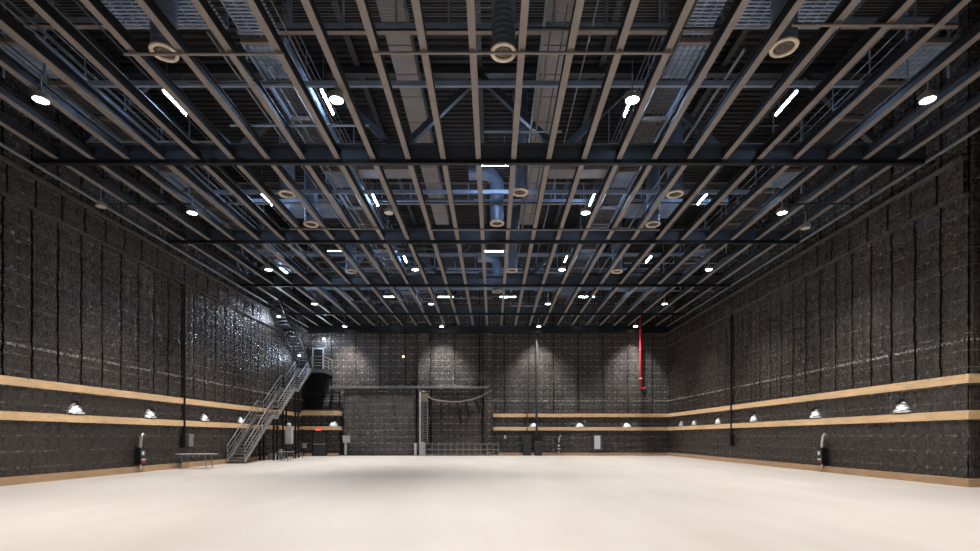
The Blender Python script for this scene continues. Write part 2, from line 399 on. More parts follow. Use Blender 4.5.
# thin pipes slung under the beams
def pipe(px0, px1, py, i, lab, z=GZ - .07):
    mt = 'black_steel' if i > 4 else 'brown_frame'
    a, b = at(px0, py, z), at(px1, py, z)
    m = MB().tube([a, b], .035, 8)
    root = empty('sprinkler_pipe', (a + b) / 2, lab, 'pipe', 'thin cross pipes')
    loc_child(m.build('pipe_run', mt), root)
    x = math.ceil((a.x + .5) / 1.21) * 1.21 - .5
    while x < b.x:
        if a.x + .05 < x < b.x - .05:
            loc_child(box((x - .04, a.y - .05, z + .02), (x + .04, a.y + .05, z + .075)).build('clamp', 'brown_frame'), root)
        x += 1.21
pipe(124, 284, 54, 0, 'thin brown cross pipe under the beams beside the left cream duct ring')
pipe(374, 672, 53, 1, 'thin brown cross pipe under the beams in front of the middle duct ring')
pipe(792, 934, 25, 2, 'thin brown cross pipe under the beams above the right duct ring')
pipe(290, 380, 229, 3, 'thin brown cross pipe under the beams, left of the middle, beyond the nearest girder')
pipe(430, 660, 230, 4, 'thin brown cross pipe under the beams, middle, beyond the nearest girder')
pipe(98, 190, 204, 5, 'thin brown cross pipe reaching from the left beams towards the unlit side lamp')
pipe(788, 856, 204, 6, 'thin brown cross pipe at the right beams beside the lit side lamp')

# ------------------------------------------------------------------ catwalks
def catwalk(xr, y0, y1, lab, blue, w=1.2):
    x0, x1 = XC + xr - w / 2, XC + xr + w / 2; z = 13.0
    root = empty('catwalk', (XC + xr, y0, z), lab, 'catwalk', 'lengthwise catwalks')
    m = MB(); nb = round((y1 - y0) / 1.775); L = (y1 - y0) / nb
    for b in range(nb):
        ya, yb_ = y0 + b * L, y0 + (b + 1) * L
        g = MB()                                         # open grating: lengthwise bars and cross rods
        t = ya + .08
        while t < yb_ - .2:
            for i in range(6): xx = x0 + .05 + (w - .10) * i / 6; g.box((xx + .012, t, z), (xx + (w - .10) / 6 - .012, t + .17, z + .02))
            t += .195
        loc_child(g.build('deck_grating', 'blue_deck' if b in blue else 'dark_deck'), root)
        loc_child(box((x0, ya - .05, z - .14), (x1, ya + .05, z)).build('cross_member', 'beam'), root)
        for x in (x0, x1):
            loc_child(MB().tube([(x, ya, z), (x, ya, z + 1.07)], .025, 6).build('railing_post', 'grey_steel'), root)
        if b % 4 == 0:
            for x in (x0, x1):
                loc_child(MB().tube([(x, ya + .3, z - .9), (x, ya + .3, ZR)], .035, 6).build('hanger', 'blue_steel'), root)
    for x in (x0, x1):
        loc_child(box((x - .04, y0, z - .10), (x + .04, y1, z + .12)).build('side_channel', 'blue_steel'), root)
        r = MB()
        for h in (.35, .7, 1.05): r.tube([(x, y0, z + h), (x, y1, z + h)], .02, 6)
        loc_child(r.build('railing', 'grey_steel'), root)
catwalk(-6.1, 14.6, 43.0, 'long blue-decked catwalk above the beams, left of the middle', (0, 4, 9, 13, 14))
catwalk(6.1, 14.6, 43.0, 'long blue-decked catwalk above the beams, right of the middle', (0, 4, 9, 13, 14))
catwalk(-13.2, 14.6, 43.0, 'long catwalk above the beams along the left wall', (0, 4, 9))
catwalk(13.2, 14.6, 43.0, 'long catwalk above the beams along the right wall', (0, 4, 9))
def cross_walk(y0, xa, xb, lab, w=1.5, floor=True, wing=None):
    z = 13.0
    root = empty('cross_catwalk', ((xa + xb) / 2, y0, z), lab, 'catwalk', 'crosswise catwalks')
    loc_child(box((xa, y0 - .03, z + .02), (xb, y0 + .05, z + .10)).build('edge_beam', 'black_steel'), root)
    loc_child(box((xa, y0 - .08, z), (xb, y0 + .06, z + .02)).build('edge_flange', 'beam'), root)
    loc_child(box((xa, y0 - .04, z + .10), (xb, y0 - .01, z + .25)).build('toe_board', 'blue_steel'), root)
    r = MB(); 
    for h in [.3 + .085 * i for i in range(9)]: r.tube([(xa, y0, z + h), (xb, y0, z + h)], .008, 5)
    loc_child(r.build('railing_wires', 'grey_steel'), root)
    loc_child(MB().tube([(xa, y0, z + 1.05), (xb, y0, z + 1.05)], .028, 8).build('top_rail', 'brown_frame'), root)
    x = xa
    while x <= xb + .01:
        loc_child(box((x - .03, y0 - .02, z), (x + .03, y0 + .02, z + 1.05)).build('railing_post', 'blue_steel'), root); x += (xb - xa) / round((xb - xa) / 1.45)
    for fa, fb in (floor or ()):
        g = MB(); t = y0 + (-w if w > 0 else 0); e = y0 + (0 if w > 0 else -w)
        yy = min(t, e) + .05
        while yy < max(t, e): g.box((fa, yy - .03, z - .02), (fb, yy + .03, z + .01)); yy += .12
        xx = fa
        while xx < fb: g.box((xx - .02, min(t, e), z - .015), (xx + .02, max(t, e), z + .005)); xx += .3
        loc_child(g.build('deck_grating', 'blue_deck'), root)
cross_walk(14.4, XC - 6.7, XC + 6.7, 'railed cross catwalk with wire guard rail nearest the camera', floor=[(XC - 6.6, XC - 5.5), (XC + 5.5, XC + 6.6)])
cross_walk(14.2, XC - 13.4, XC - 6.9, 'blue-decked cross catwalk over the left side beams nearest the camera', floor=[(XC - 10.2, XC - 6.9)])
cross_walk(14.2, XC + 6.9, XC + 13.4, 'blue-decked cross catwalk over the right side beams nearest the camera', floor=[(XC + 6.9, XC + 10.2)])
cross_walk(25.0, XC - 12, XC + 12, 'railed cross catwalk beyond the nearest girder', w=-1.5, floor=[(XC - 9.8, XC - 7.0), (XC + 7.0, XC + 9.8)])
cross_walk(35.2, XC - 12, XC + 12, 'railed cross catwalk farthest from the camera', w=-1.5, floor=[(XC - 5.4, XC - .5), (XC + 1, XC + 5.4)])

# ------------------------------------------------------------------ roof trusses
for i, ty in enumerate((18.9, 33.0)):
    root = empty('roof_truss', (XC, ty, 12.0), ['dark zigzag roof truss behind the nearest girder', 'dark zigzag roof truss behind the third girder from the camera'][i], 'truss', 'roof trusses')
    loc_child(box((XL + .2, ty - .12, 11.9), (XR - .2, ty + .12, 12.15)).build('bottom_chord', 'black_steel'), root)
    loc_child(box((XL + .2, ty - .12, 15.0), (XR - .2, ty + .12, 15.25)).build('top_chord', 'dark_steel'), root)
    for j in range(-5, 5):
        xa, xb = XC + 3 * j, XC + 3 * (j + 1)
        za, zb = (15.0, 12.15) if j % 2 == 0 else (12.15, 15.0)
        loc_child(MB().bar((xa, ty, za), (xb, ty, zb), .22).build('diagonal', 'dark_steel'), root)
# lengthwise roof joists under the deck
for i, jx in enumerate((-13.5, -9.0, -4.5, 0, 4.5, 9.0, 13.5)):
    m = MB().box((XC + jx - .1, 8, ZR - .34), (XC + jx + .1, YB, ZR - .31)).box((XC + jx - .01, 8, ZR - .31), (XC + jx + .01, YB, ZR - .02))
    tag(m.build('roof_joist', 'dark_steel'), f'dark steel roof joist high under the roof deck, {ORD[i + 1]} from the left wall', 'joist', 'roof joists')

# ------------------------------------------------------------------ ducts
for s in (-1, 1):
    x = XC + s * 2.45
    root = empty('air_duct', (x, 13, 14), f'long tan rectangular air duct above the beams, just {"left" if s < 0 else "right"} of the middle', 'air duct', 'long tan ducts')
    y = 12.6; i = 0
    while y < 29:
        L = (1.15, 1.5, .9, 1.3)[i % 4]
        loc_child(box((x - .38, y + .02, 14.0), (x + .38, y + L - .02, 14.5)).build('duct_section', 'duct_tan', bevel=.01), root)
        loc_child(box((x - .36, y + L - .03, 14.02), (x + .36, y + L + .03, 14.48)).build('duct_joint', 'black_steel'), root)
        y += L; i += 1
    o = MB().box((x + s * .55, 22.3, 13.3), (x + s * 4.2, 23.1, 13.75)).build('cross_duct', 'duct_tan', bevel=.015)
    tag(o, f'short tan cross duct branching {"left" if s < 0 else "right"} from the long duct', 'air duct', 'cross ducts')
ring_px = [(164, 53.5), (503.5, 53.5), (784, 48.5), (287, 195), (520, 193), (675, 195), (311, 225), (653, 225), (351, 272), (512, 271), (617, 272)]
ring_lab = ['front row, nearest the left wall', 'front row, middle', 'front row, nearest the right wall',
            'left, just beyond the nearest girder', 'middle, just beyond the nearest girder', 'right, just beyond the nearest girder',
            'left, just before the second girder', 'right, just before the second girder',
            'farthest row, left', 'farthest row, middle', 'farthest row, right']
def drop_duct(top):
    root = empty('drop_duct')
    p = [(.30, .05)]; h = .12
    while h < top - .1: p += [(.30, h), (.308, h + .012), (.30, h + .024)]; h += .15
    MB().lathe(p + [(.30, top), (0, top)], n=24).build('duct_pipe', 'spiral', root)
    MB().lathe([(.245, 0), (.33, 0), (.34, .03), (.33, .07), (.245, .06)], n=32, closed=True).build('ring', 'cream', root)
    g = MB().lathe([(0, .035), (.06, .03), (.06, .05), (.12, .05), (.12, .03), (.18, .03), (.18, .05), (.25, .05)], n=24)
    for a in range(4): g.bar((.24 * math.cos(a * PI / 4), .24 * math.sin(a * PI / 4), .045), (-.24 * math.cos(a * PI / 4), -.24 * math.sin(a * PI / 4), .045), .02)
    g.build('grille', 'grille', root)
    return root
for i, (px, py) in enumerate(ring_px):
    if i == 0: proto = drop_duct(4.1); o = proto
    else: o = copy_tree(proto, (0, 0, 0), '')
    o.location = at(px, py, 11.45)
    tag(o, 'dark round duct with cream ring, ' + ring_lab[i], 'air duct', 'round drop ducts')
# spiral ducts with elbows on the middle line
for i, (px, py) in enumerate(((497, 224), (497, 292))):
    a = at(px, py, 11.45)
    root = empty('elbow_duct', a, 'blue spiral elbow duct with cream ring on the middle line, ' + ('nearer one' if i == 0 else 'farther one'), 'air duct', 'elbow ducts')
    pts = [(0, 0, .05 + .12 * k) for k in range(15)] + [(-.6 * (1 - math.cos(t * PI / 12)), 0, 1.75 + .6 * math.sin(t * PI / 12)) for t in range(1, 7)] + [(-1.3, 0, 2.35)]
    MB().tube(pts, [.30 + (.012 if k % 2 else 0) for k in range(len(pts))], 20).build('duct_pipe', 'spiral', root)
    for ch in proto.children:
        if not ch.name.startswith('duct_pipe'): d = ch.copy(); COL.objects.link(d); d.parent = root
for s_, x, z in ((-1, XL + .32, 11.02), (1, XR - .32, 11.08)):
    o = tube([(x, 6, z), (x, YB - .5, z)], .06, 10).build('side_pipe', 'grey_steel')
    for q in range(8): box((min(x, x + s_ * .24), 8 + 5 * q, z - .03), (max(x, x + s_ * .24), 8.06 + 5 * q, z + .03)).build('wall_bracket', 'dark_steel', o)
    tag(o, f'grey pipe running the length of the {"left" if s_ < 0 else "right"} wall beside the beams', 'pipe', 'side pipes')
# dark conduits running lengthwise above the beams, and drop hangers
for i in range(22):
    x = XC + random.uniform(-14.5, 14.5); r_ = random.choice((.02, .03, .045)); z = 12.61 + r_; y0 = random.uniform(9, 16); y1 = random.uniform(30, 43)
    o = tube([(0, y0, 0), (0, y1, 0)], r_, 7).build('conduit_pipe', random.choice(('dark_steel', 'grey_steel', 'brown_frame')))
    o.location = (x, 0, z); tag(o, 'thin dark conduit running lengthwise just above the taupe beams', 'conduit', 'lengthwise conduits')
for i in range(34):
    y = random.uniform(12, 40); r_ = random.choice((.02, .025, .04)); z = GZ + .31 + r_; x = XC + random.uniform(-13, 9); L = random.uniform(2, 7)
    o = tube([(0, 0, 0), (L, 0, 0)], r_, 7).build('conduit_pipe', random.choice(('dark_steel', 'grey_steel', 'blue_steel')))
    o.location = (x, y, z); tag(o, 'short dark cross conduit among the steelwork above the beams', 'conduit', 'crosswise conduits')

# ------------------------------------------------------------------ lamps
def make_lamp(lit):
    root = empty('hanging_lamp')
    hs = MB().lathe([(.235, .03), (.25, .0), (.265, .0), (.265, .10), (.20, .16), (.0, .16)], n=28).build('housing', 'lamp_shell', root)
    MB().lathe([(0, .012), (.24, .012)], n=28).build('lens', 'lamp' if lit else 'lamp_off', root)
    m = MB(); m.lathe([(.285, .13), (.30, .13), (.30, .15), (.285, .15)], n=28, closed=True)
    for a in range(3): t = a * 2 * PI / 3; m.bar((.24 * math.cos(t), .24 * math.sin(t), .14), (.29 * math.cos(t), .29 * math.sin(t), .14), .015)
    m.build('hoop', 'lamp_shell', root)
    MB().tube([(0, 0, .15), (0, 0, .30)], .09, 12).tube([(0, 0, .28), (0, 0, .75)], .03, 8).build('stem', 'lamp_shell', root)
    return root
ROWS = [0.2, 7.0, 14.1, 21.2, 28.4, 35.7, 43.0]
LX = [-12.5, -4.33, 3.85, 12.02]
on = make_lamp(True); off = make_lamp(False)
used_on = used_off = False
LZ = 10.9; LAMP_W = 2800
def spot(loc, power, size=92, blend=1.0, color=(1, .97, .93), r=.16):
    l = bpy.data.lights.new('lamp_light', 'SPOT'); l.energy = power; l.spot_size = math.radians(size); l.spot_blend = blend; l.shadow_soft_size = r; l.color = color
    o = bpy.data.objects.new('lamp_light', l); COL.objects.link(o); o.location = loc; return o
rown = ['', '', 'front row', 'second row', 'third row', 'fourth row', 'row along the back wall']
side = ['nearest the left wall', 'left of the middle', 'right of the middle', 'nearest the right wall']
for ri, ly in enumerate(ROWS):
    for ci, lx in enumerate(LX):
        dead = (ri, ci) == (3, 1)
        if dead: lab = 'unlit round hanging lamp under the beams, second row, left of the middle'; grp = 'round hanging lamps'
        elif ri < 2: lab = 'round hanging lamp over the floor in front of and behind the camera'; grp = 'lamps outside the picture'
        else: lab = f'lit round hanging lamp, {rown[ri]}, {side[ci]}'; grp = 'round hanging lamps'
        src = off if dead else on
        first = not (used_off if dead else used_on)
        if first: o = src
        else: o = copy_tree(src, (0, 0, 0), lab)
        if dead: used_off = True
        else: used_on = True
        o.location = (lx, ly, LZ); o.scale = (.74, .74, 1); tag(o, lab, 'ceiling lamp', grp)
        if not dead: spot((lx, ly, LZ - .06), LAMP_W if ri < 6 else LAMP_W * .85)
for px, py, lab in ((101, 207, 'unlit round hanging lamp on a long stem beside the left wall'), (805.5, 228.5, 'unlit round hanging lamp beside the right wall')):
    o = copy_tree(off, at(px, py, 10.9), lab, 'round hanging lamps'); o['category'] = 'ceiling lamp'

def make_tube(L, along_y, dbl=False):
    a = (0, -L / 2, 0) if along_y else (-L / 2, 0, 0); b = tuple(-q for q in a)
    root = empty('tube_light')
    MB().tube([a, b], .028, 10).build('tube', 'tube', root)
    e = (.05, L / 2 + .03, .05) if along_y else (L / 2 + .03, .05, .05)
    MB().box((-e[0], -e[1], .035), (e[0], e[1], .10)).build('fixture_body', 'lamp_shell', root)
    m = MB()
    for s in (-.35, .35):
        q = (0, s * L, .09) if along_y else (s * L, 0, .09); m.tube([q, (q[0], q[1], 1.2)], .012, 6)
    m.build('hanger_rods', 'grey_steel', root)
    return root
ty_, tx_ = make_tube(1.22, True), make_tube(1.22, False); uy = ux = False
TZ = 12.85
tl = [(175, 103.5, 1, 'near the left wall before the nearest girder'), (327.5, 103, 1, 'beside the left front lamp of the middle'), (629, 105, 1, 'beside the right front lamp of the middle'), (786, 104, 1, 'near the right wall before the nearest girder'),
      (266, 199.5, 1, 'left side, between the two nearest girders'), (375, 200, 1, 'left of the middle, between the two nearest girders'), (592, 200, 1, 'right of the middle, between the two nearest girders'), (703, 198.5, 1, 'right side, between the two nearest girders'),
      (405, 259, 1, 'left of the middle, beyond the second girder'), (566, 259, 1, 'right of the middle, beyond the second girder'), (649, 259, 1, 'right side, beyond the second girder'), (284, 271, 1, 'left side above the stair'),
      (494, 165, 0, 'crosswise on the middle line just beyond the nearest girder'), (493, 251.5, 0, 'crosswise on the middle line beyond the second girder'), (338, 251.5, 0, 'crosswise on the left beyond the second girder'),
      (446, 297, 0, 'crosswise left of the middle near the back wall'), (508, 297, 0, 'crosswise at the middle near the back wall'), (386, 297, 0, 'crosswise far left near the back wall'), (586.5, 297, 0, 'crosswise far right near the back wall')]
for px, py, al, lab in tl:
    src = ty_ if al else tx_
    if (al and not uy) or (not al and not ux): o = src
    else: o = copy_tree(src, (0, 0, 0), '')
    if al: uy = True
    else: ux = True
    o.location = at(px, py, TZ); tag(o, 'lit cool white tube light, ' + lab, 'tube light', 'tube lights above the beams')

def bulkhead(loc, nd, lab, power):
    root = empty('bulkhead_lamp', loc, lab, 'lamp', 'small cool lamps at the upper stair')
    MB().lathe([(0, .10), (.10, .10), (.11, .0), (.09, .0), (.0, .02)], n=18).build('housing', 'black_steel', root)
    if loc[1] > 43: box((-.03, 0, .06), (.03, YB - loc[1], .10)).build('wall_bracket', 'black_steel', root)
    MB().lathe([(0, -.06), (.05, -.045), (.085, 0), (0, .01)], n=18).build('lens', 'tube', root)
    l = bpy.data.lights.new('bulkhead_light', 'POINT'); l.energy = power; l.color = (.72, .83, 1); l.shadow_soft_size = .08
    o = bpy.data.objects.new('bulkhead_light', l); COL.objects.link(o); o.location = Vector(loc) + Vector(nd)
bulkhead((-15.3, 36.4, 10.22), (0, 0, -.14), 'small cool lamp under the bend of the upper stair', 110)
bulkhead((-14.45, 43.6, 10.0), (0, 0, -.14), 'small cool lamp above the door of the corner landing', 130)
bulkhead((-15.3, 40.3, 8.05), (0, 0, -.14), 'small cool lamp under the lower run of the upper stair', 70)
# wall lamps between the timber rails
def make_wall_lamp():
    root = empty('wall_lamp')                           # faces +x, wall at x = 0
    box((0, -.06, .0), (.03, .06, .16)).build('back_plate', 'black_steel', root)
    MB().lathe([(0, .16), (.05, .15), (.075, .08), (.085, 0), (.078, 0), (.068, .08), (.0, .12)], (.16, 0, -.02), n=18).build('shade', 'black_steel', root)
    MB().bar((.02, 0, .12), (.16, 0, .12), .03).build('bracket', 'black_steel', root)
    pad = MB(); N = 9  # added pad: imitates the bright pool of light below the lamp
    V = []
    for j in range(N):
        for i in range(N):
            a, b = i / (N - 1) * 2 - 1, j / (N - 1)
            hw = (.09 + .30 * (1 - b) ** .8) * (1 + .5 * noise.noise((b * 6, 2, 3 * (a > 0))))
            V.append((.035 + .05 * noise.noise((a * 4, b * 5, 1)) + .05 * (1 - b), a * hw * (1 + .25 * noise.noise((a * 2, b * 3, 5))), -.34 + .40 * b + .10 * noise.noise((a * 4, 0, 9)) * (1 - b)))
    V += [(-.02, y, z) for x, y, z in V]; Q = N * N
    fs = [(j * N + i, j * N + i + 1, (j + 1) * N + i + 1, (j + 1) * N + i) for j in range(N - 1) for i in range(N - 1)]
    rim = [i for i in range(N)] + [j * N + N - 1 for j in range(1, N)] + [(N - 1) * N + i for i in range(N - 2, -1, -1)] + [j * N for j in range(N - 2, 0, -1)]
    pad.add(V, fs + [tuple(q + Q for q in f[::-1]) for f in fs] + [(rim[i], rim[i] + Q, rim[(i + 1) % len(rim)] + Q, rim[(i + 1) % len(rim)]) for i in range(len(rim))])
    pad.build('light_patch_pad', 'light_patch', root)['label'] = 'crumpled pale pad added as the lit wall patch behind the lamp'
    MB().lathe([(0, -.03), (.035, -.015), (.045, .02), (.03, .06), (0, .07)], (.16, 0, .03), n=14).build('bulb', 'bulb', root)
    return root
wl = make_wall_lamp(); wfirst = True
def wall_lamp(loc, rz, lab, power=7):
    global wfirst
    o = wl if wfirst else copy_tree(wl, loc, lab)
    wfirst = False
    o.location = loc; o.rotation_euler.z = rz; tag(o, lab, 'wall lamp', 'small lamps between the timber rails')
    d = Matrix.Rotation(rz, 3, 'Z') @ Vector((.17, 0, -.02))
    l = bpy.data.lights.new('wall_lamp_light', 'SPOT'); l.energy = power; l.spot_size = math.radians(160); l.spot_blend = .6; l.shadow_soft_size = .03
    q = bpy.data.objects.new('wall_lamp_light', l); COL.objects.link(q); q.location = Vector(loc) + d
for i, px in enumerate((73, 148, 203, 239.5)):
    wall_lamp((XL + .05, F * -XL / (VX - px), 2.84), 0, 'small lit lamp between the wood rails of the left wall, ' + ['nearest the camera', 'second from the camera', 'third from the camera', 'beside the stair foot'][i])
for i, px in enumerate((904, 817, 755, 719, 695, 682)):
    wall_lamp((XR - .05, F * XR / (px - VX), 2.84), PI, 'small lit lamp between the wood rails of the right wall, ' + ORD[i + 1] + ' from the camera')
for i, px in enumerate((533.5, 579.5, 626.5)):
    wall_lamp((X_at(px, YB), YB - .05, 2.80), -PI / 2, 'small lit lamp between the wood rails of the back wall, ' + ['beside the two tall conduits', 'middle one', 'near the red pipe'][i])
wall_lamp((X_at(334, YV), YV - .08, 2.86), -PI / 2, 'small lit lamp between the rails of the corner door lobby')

# ------------------------------------------------------------------ stairs
def stair_flight(root, y0, z0, y1, z1, n, xa, xb, under, mats):
    """steps, stringers and rails from (y0, z0) up to (y1, z1)"""
    dy, dz = (y1 - y0) / n, (z1 - z0) / n
    for i in range(n):
        y, z = y0 + dy * i, z0 + dz * (i + 1)
        ya, yb_ = sorted((y, y + dy * 1.12))
        loc_child(box((xa + .04, ya, z - .045), (xb - .04, yb_, z)).build('tread', mats[0]), root)
    for x in (xa, xb):
        s = MB(); h = .16
        s.add([(x - .03, y0, z0 - h * .2), (x + .03, y0, z0 - h * .2), (x + .03, y1, z1 - h), (x - .03, y1, z1 - h), (x - .03, y0, z0 + h), (x + .03, y0, z0 + h), (x + .03, y1, z1 + h), (x - .03, y1, z1 + h)],
              [(0,1,2,3),(4,5,6,7),(0,1,5,4),(1,2,6,5),(2,3,7,6),(3,0,4,7)])
        loc_child(s.build('stringer', mats[1]), root)
def stair_landing(root, y0, y1, z, xa, xb, mats):
    loc_child(box((xa, min(y0, y1), z - .06), (xb, max(y0, y1), z)).build('landing_deck', mats[0]), root)
    for x in (xa, xb):
        loc_child(box((x - .03, min(y0, y1), z - .16), (x + .03, max(y0, y1), z + .14)).build('stringer', mats[1]), root)
def stair_rail(root, x, pts, mat, name='handrail'):
    r = MB(); posts = []
    for h in (1.0, .62, .30):
        r.tube([(x, y, z + h) for y, z in pts], .028 if h == 1.0 else .016, 8)
    loc_child(r.build(name, mat), root)
    for (ya, za), (yb_, zb) in zip(pts, pts[1:]):
        L = abs(yb_ - ya); k = max(1, round(L / 1.0))
        for i in range(k):
            t = i / k; posts.append((ya + (yb_ - ya) * t, za + (zb - za) * t))
    posts.append(pts[-1])
    for y, z in posts:
        loc_child(MB().tube([(x, y, z - .02), (x, y, z + 1.0)], .022, 6).build('railing_post', mat), root)
XA, XB = -15.95, -14.92
low = empty('metal_stair', (XA, 30.6, 0), 'grey steel stair climbing along the left wall to the corner landing', 'stairs')
mats = ('midgrey', 'galv_dull')
stair_flight(low, 30.6, 0, 34.5, 3.0, 16, XA, XB, 0, mats); stair_landing(low, 34.5, 35.4, 3.0, XA, XB, mats)
stair_flight(low, 35.4, 3.0, 38.4, 5.2, 12, XA, XB, 0, mats); stair_landing(low, 38.4, 39.2, 5.2, XA, XB, mats)
stair_flight(low, 39.2, 5.2, 42.0, 7.2, 11, XA, XB, 0, mats)
lp = [(30.6, .1), (34.5, 3.05), (35.4, 3.05), (38.4, 5.25), (39.2, 5.25), (42.0, 7.25)]
for x in (XA, XB): stair_rail(low, x, lp, 'galv_dull')
for y, z in ((34.7, 2.85), (35.3, 2.85), (38.5, 5.05), (39.1, 5.05)):
    for x in (XA + .1, XB):
        loc_child(MB().box((x - .05, y - .05, 0), (x + .05, y + .05, z)).build('support_post', 'black_steel'), low)
XLD = -13.95
land = empty('corner_landing', (XA, 42, 7.2), 'dark landing platform with railing high in the back corner', 'platform')
loc_child(box((XL + .1, 42.0, 7.05), (XLD, YB - .06, 7.2)).build('platform_deck', 'dark_steel'), land)
loc_child(MB().box((XL + .1, 41.94, 6.9), (XLD, 42.0, 7.22)).box((XLD, 41.94, 6.9), (XLD + .06, YB - .06, 7.22)).build('edge_channel', 'dark_steel'), land)
loc_child(MB().prism([(XL + .12, 7.05), (XLD, 7.05), (-15.0, 4.05), (XL + .12, 4.05)], 1, 43.5, 43.62).build('side_panel', 'black_steel'), land)
r = MB()
for h in (.28, .52, .76, 1.05): r.tube([(XB + .05, 42.0, 7.2 + h), (XLD + .03, 42.0, 7.2 + h), (XLD + .03, YB - .1, 7.2 + h)], .02 if h < 1 else .028, 6)
loc_child(r.build('railing', 'galv_dull'), land)
for x, y in ((XB + .1, 42.0), (XLD + .03, 42.0), (XLD + .03, 43.1), (XLD + .03, YB - .12)):
    loc_child(MB().tube([(x, y, 7.2), (x, y, 8.25)], .025, 6).build('railing_post', 'galv_dull'), land)
d2 = empty('door_2', (X_at(318.5, YB), YB - .1, 7.2)); d2['kind'] = 'structure'
box((-.40, .0, 0), (.40, .05, 2.0)).build('door_leaf', 'black_steel', d2)
MB().box((-.48, -.06, 0), (-.40, .05, 2.08)).box((.40, -.06, 0), (.48, .05, 2.08)).box((-.40, -.06, 2.0), (.40, .05, 2.08)).build('door_frame', 'lightgrey', d2)
upp = empty('upper_stair', (XA, 42, 7.2), 'black steel upper stair climbing from the corner landing back up to the ceiling grid', 'stairs')
um = ('black_steel', 'black_steel')
stair_flight(upp, 42.0, 7.2, 38.3, 9.86, 13, XA, XB, 1, um); stair_landing(upp, 38.3, 37.3, 9.86, XA, XB, ('black_steel', 'black_steel'))
stair_flight(upp, 37.3, 9.86, 34.9, 11.75, 10, XA, XB, 1, um); stair_landing(upp, 34.9, 31.7, 11.75, XA, XB, ('black_steel', 'black_steel'))
up_pts = [(41.8, 7.3), (38.3, 9.9), (37.3, 9.9), (34.9, 11.8), (31.7, 11.8)]
for x in (XA, XB): stair_rail(upp, x, up_pts, 'black_steel')

# ------------------------------------------------------------------ big doors on the back wall
def big_door(px0, px1, lab):
    xa, xb = X_at(px0, YB - .35), X_at(px1, YB - .35); z1 = 5.65
    root = empty('sound_stage_door', ((xa + xb) / 2, YB - .2, 0), lab, 'door', 'big padded doors')
    loc_child(quilt('padded_face', (xa, YB - .37, 0), (1, 0, 0), (0, -1, 0), xb - xa, .12, z1, 'quilt_door', du=2.14, puff=.03, rough=.04), root)
    m = MB().box((xa - .04, YB - .39, .0), (xa, YB - .14, z1)).box((xb, YB - .39, .0), (xb + .04, YB - .14, z1)).box((xa, YB - .39, z1), (xb, YB - .14, z1 + .06)).box((xa, YB - .39, .0), (xb, YB - .14, .12))
    loc_child(m.build('door_edge', 'dark_steel'), root)
    return root
big_door(344.5, 415.5, 'large black padded door left of the grey pole on the back wall')
big_door(432.5, 481.5, 'large black padded door behind the sagging hose on the back wall')
rail = empty('door_track', (X_at(410, YB), YB - .45, 5.85), 'grey door track running across the back wall above both big doors', 'track')
ya = YB - .45
loc_child(MB().box((X_at(330, ya), ya - .06, 5.80), (X_at(489, ya), ya + .06, 5.96)).build('track_rail', 'track'), rail)
for px in (333, 360, 382, 400, 418, 441, 455, 470, 486):
    x = X_at(px, ya)
    loc_child(MB().box((x - .05, ya - .05, 5.72), (x + .05, YB - .0, 6.1)).build('bracket', 'grey_steel'), rail)
for px in (362, 377):
    x = X_at(px, ya)
    loc_child(MB().bar((x - .1, ya, 5.8), (x + .12, ya - .0, 5.05), .05).build('arm', 'black_steel'), rail)
# sagging hose with hanging straps
yh = YB - .62
arc = [(428, 396.5), (432, 399), (440, 400.8), (450, 401.7), (459, 401.6), (468, 400.3), (476, 398.4), (483, 395.3), (489, 391.2), (494, 389)]
pts = []
for (a, b), (c, d_) in zip(arc, arc[1:]):
    for t in range(4): q = t / 4; pts.append(Vector((X_at(a + (c - a) * q, yh), yh, Z_at(b + (d_ - b) * q, yh))))
tag(tube(pts, .055, 10).build('sagging_hose', 'rope'), 'tan hose sagging in a long curve across the padded door', 'hose')
sag = MB(); top = [(430.5, 397.8), (440, 398.2), (455, 397.6), (470, 397.4), (482, 396)]
bot = [(430.5, 398.6), (440, 400.6), (455, 401.6), (470, 400.0), (482, 396.3)]
V = [(X_at(a, yh), yh + .07, Z_at(b, yh)) for a, b in top] + [(X_at(a, yh), yh + .07, Z_at(b, yh)) for a, b in bot]
V += [(x, y + .06, z) for x, y, z in V]
n = 5; fs = [(i, i + 1, n + i + 1, n + i) for i in range(4)] + [(2 * n + i, 3 * n + i, 3 * n + i + 1, 2 * n + i + 1) for i in range(4)] + [(i, 2 * n + i, 2 * n + i + 1, i + 1) for i in range(4)] + [(n + i, n + i + 1, 3 * n + i + 1, 3 * n + i) for i in range(4)]
tag(sag.add(V, fs).build('folded_drape', 'cloth'), 'folded black drape lying in the sag of the hose', 'drape')
for i, (a, b, c, d_) in enumerate(((441, 389, 441, 399), (455.3, 389, 456, 399), (469.5, 389, 471.5, 398))):
    o = MB().bar((X_at(a, yh), yh + .1, Z_at(b, yh)), (X_at(c, yh), yh + .05, Z_at(d_, yh)), .11, .02).build('hanging_strap', 'cloth')
    tag(o, f'short black strap between the door track and the hose, {ORD[i + 1]} from the grey pole', 'strap', 'straps above the hose')
for i, (a, b, c, d_) in enumerate(((431.5, 400, 429.5, 417), (441, 402, 440.3, 420), (449, 403, 449.4, 417), (457, 403, 460.5, 424), (465.5, 401.5, 469, 418), (475, 400, 479, 414), (480.5, 398, 482.3, 408))):
    p, q = Vector((X_at(a, yh), yh + .03, Z_at(b, yh))), Vector((X_at(c, yh), yh + .2, Z_at(d_, yh)))
    m = MB().tube([p, p.lerp(q, .5) + Vector((.04, 0, 0)), q], [.07, .095, .06], 6)
    tag(m.build('hanging_strap', 'cloth'), f'black strap hanging down from the sagging hose, {ORD[i + 1]} from the grey pole', 'strap', 'straps below the hose')
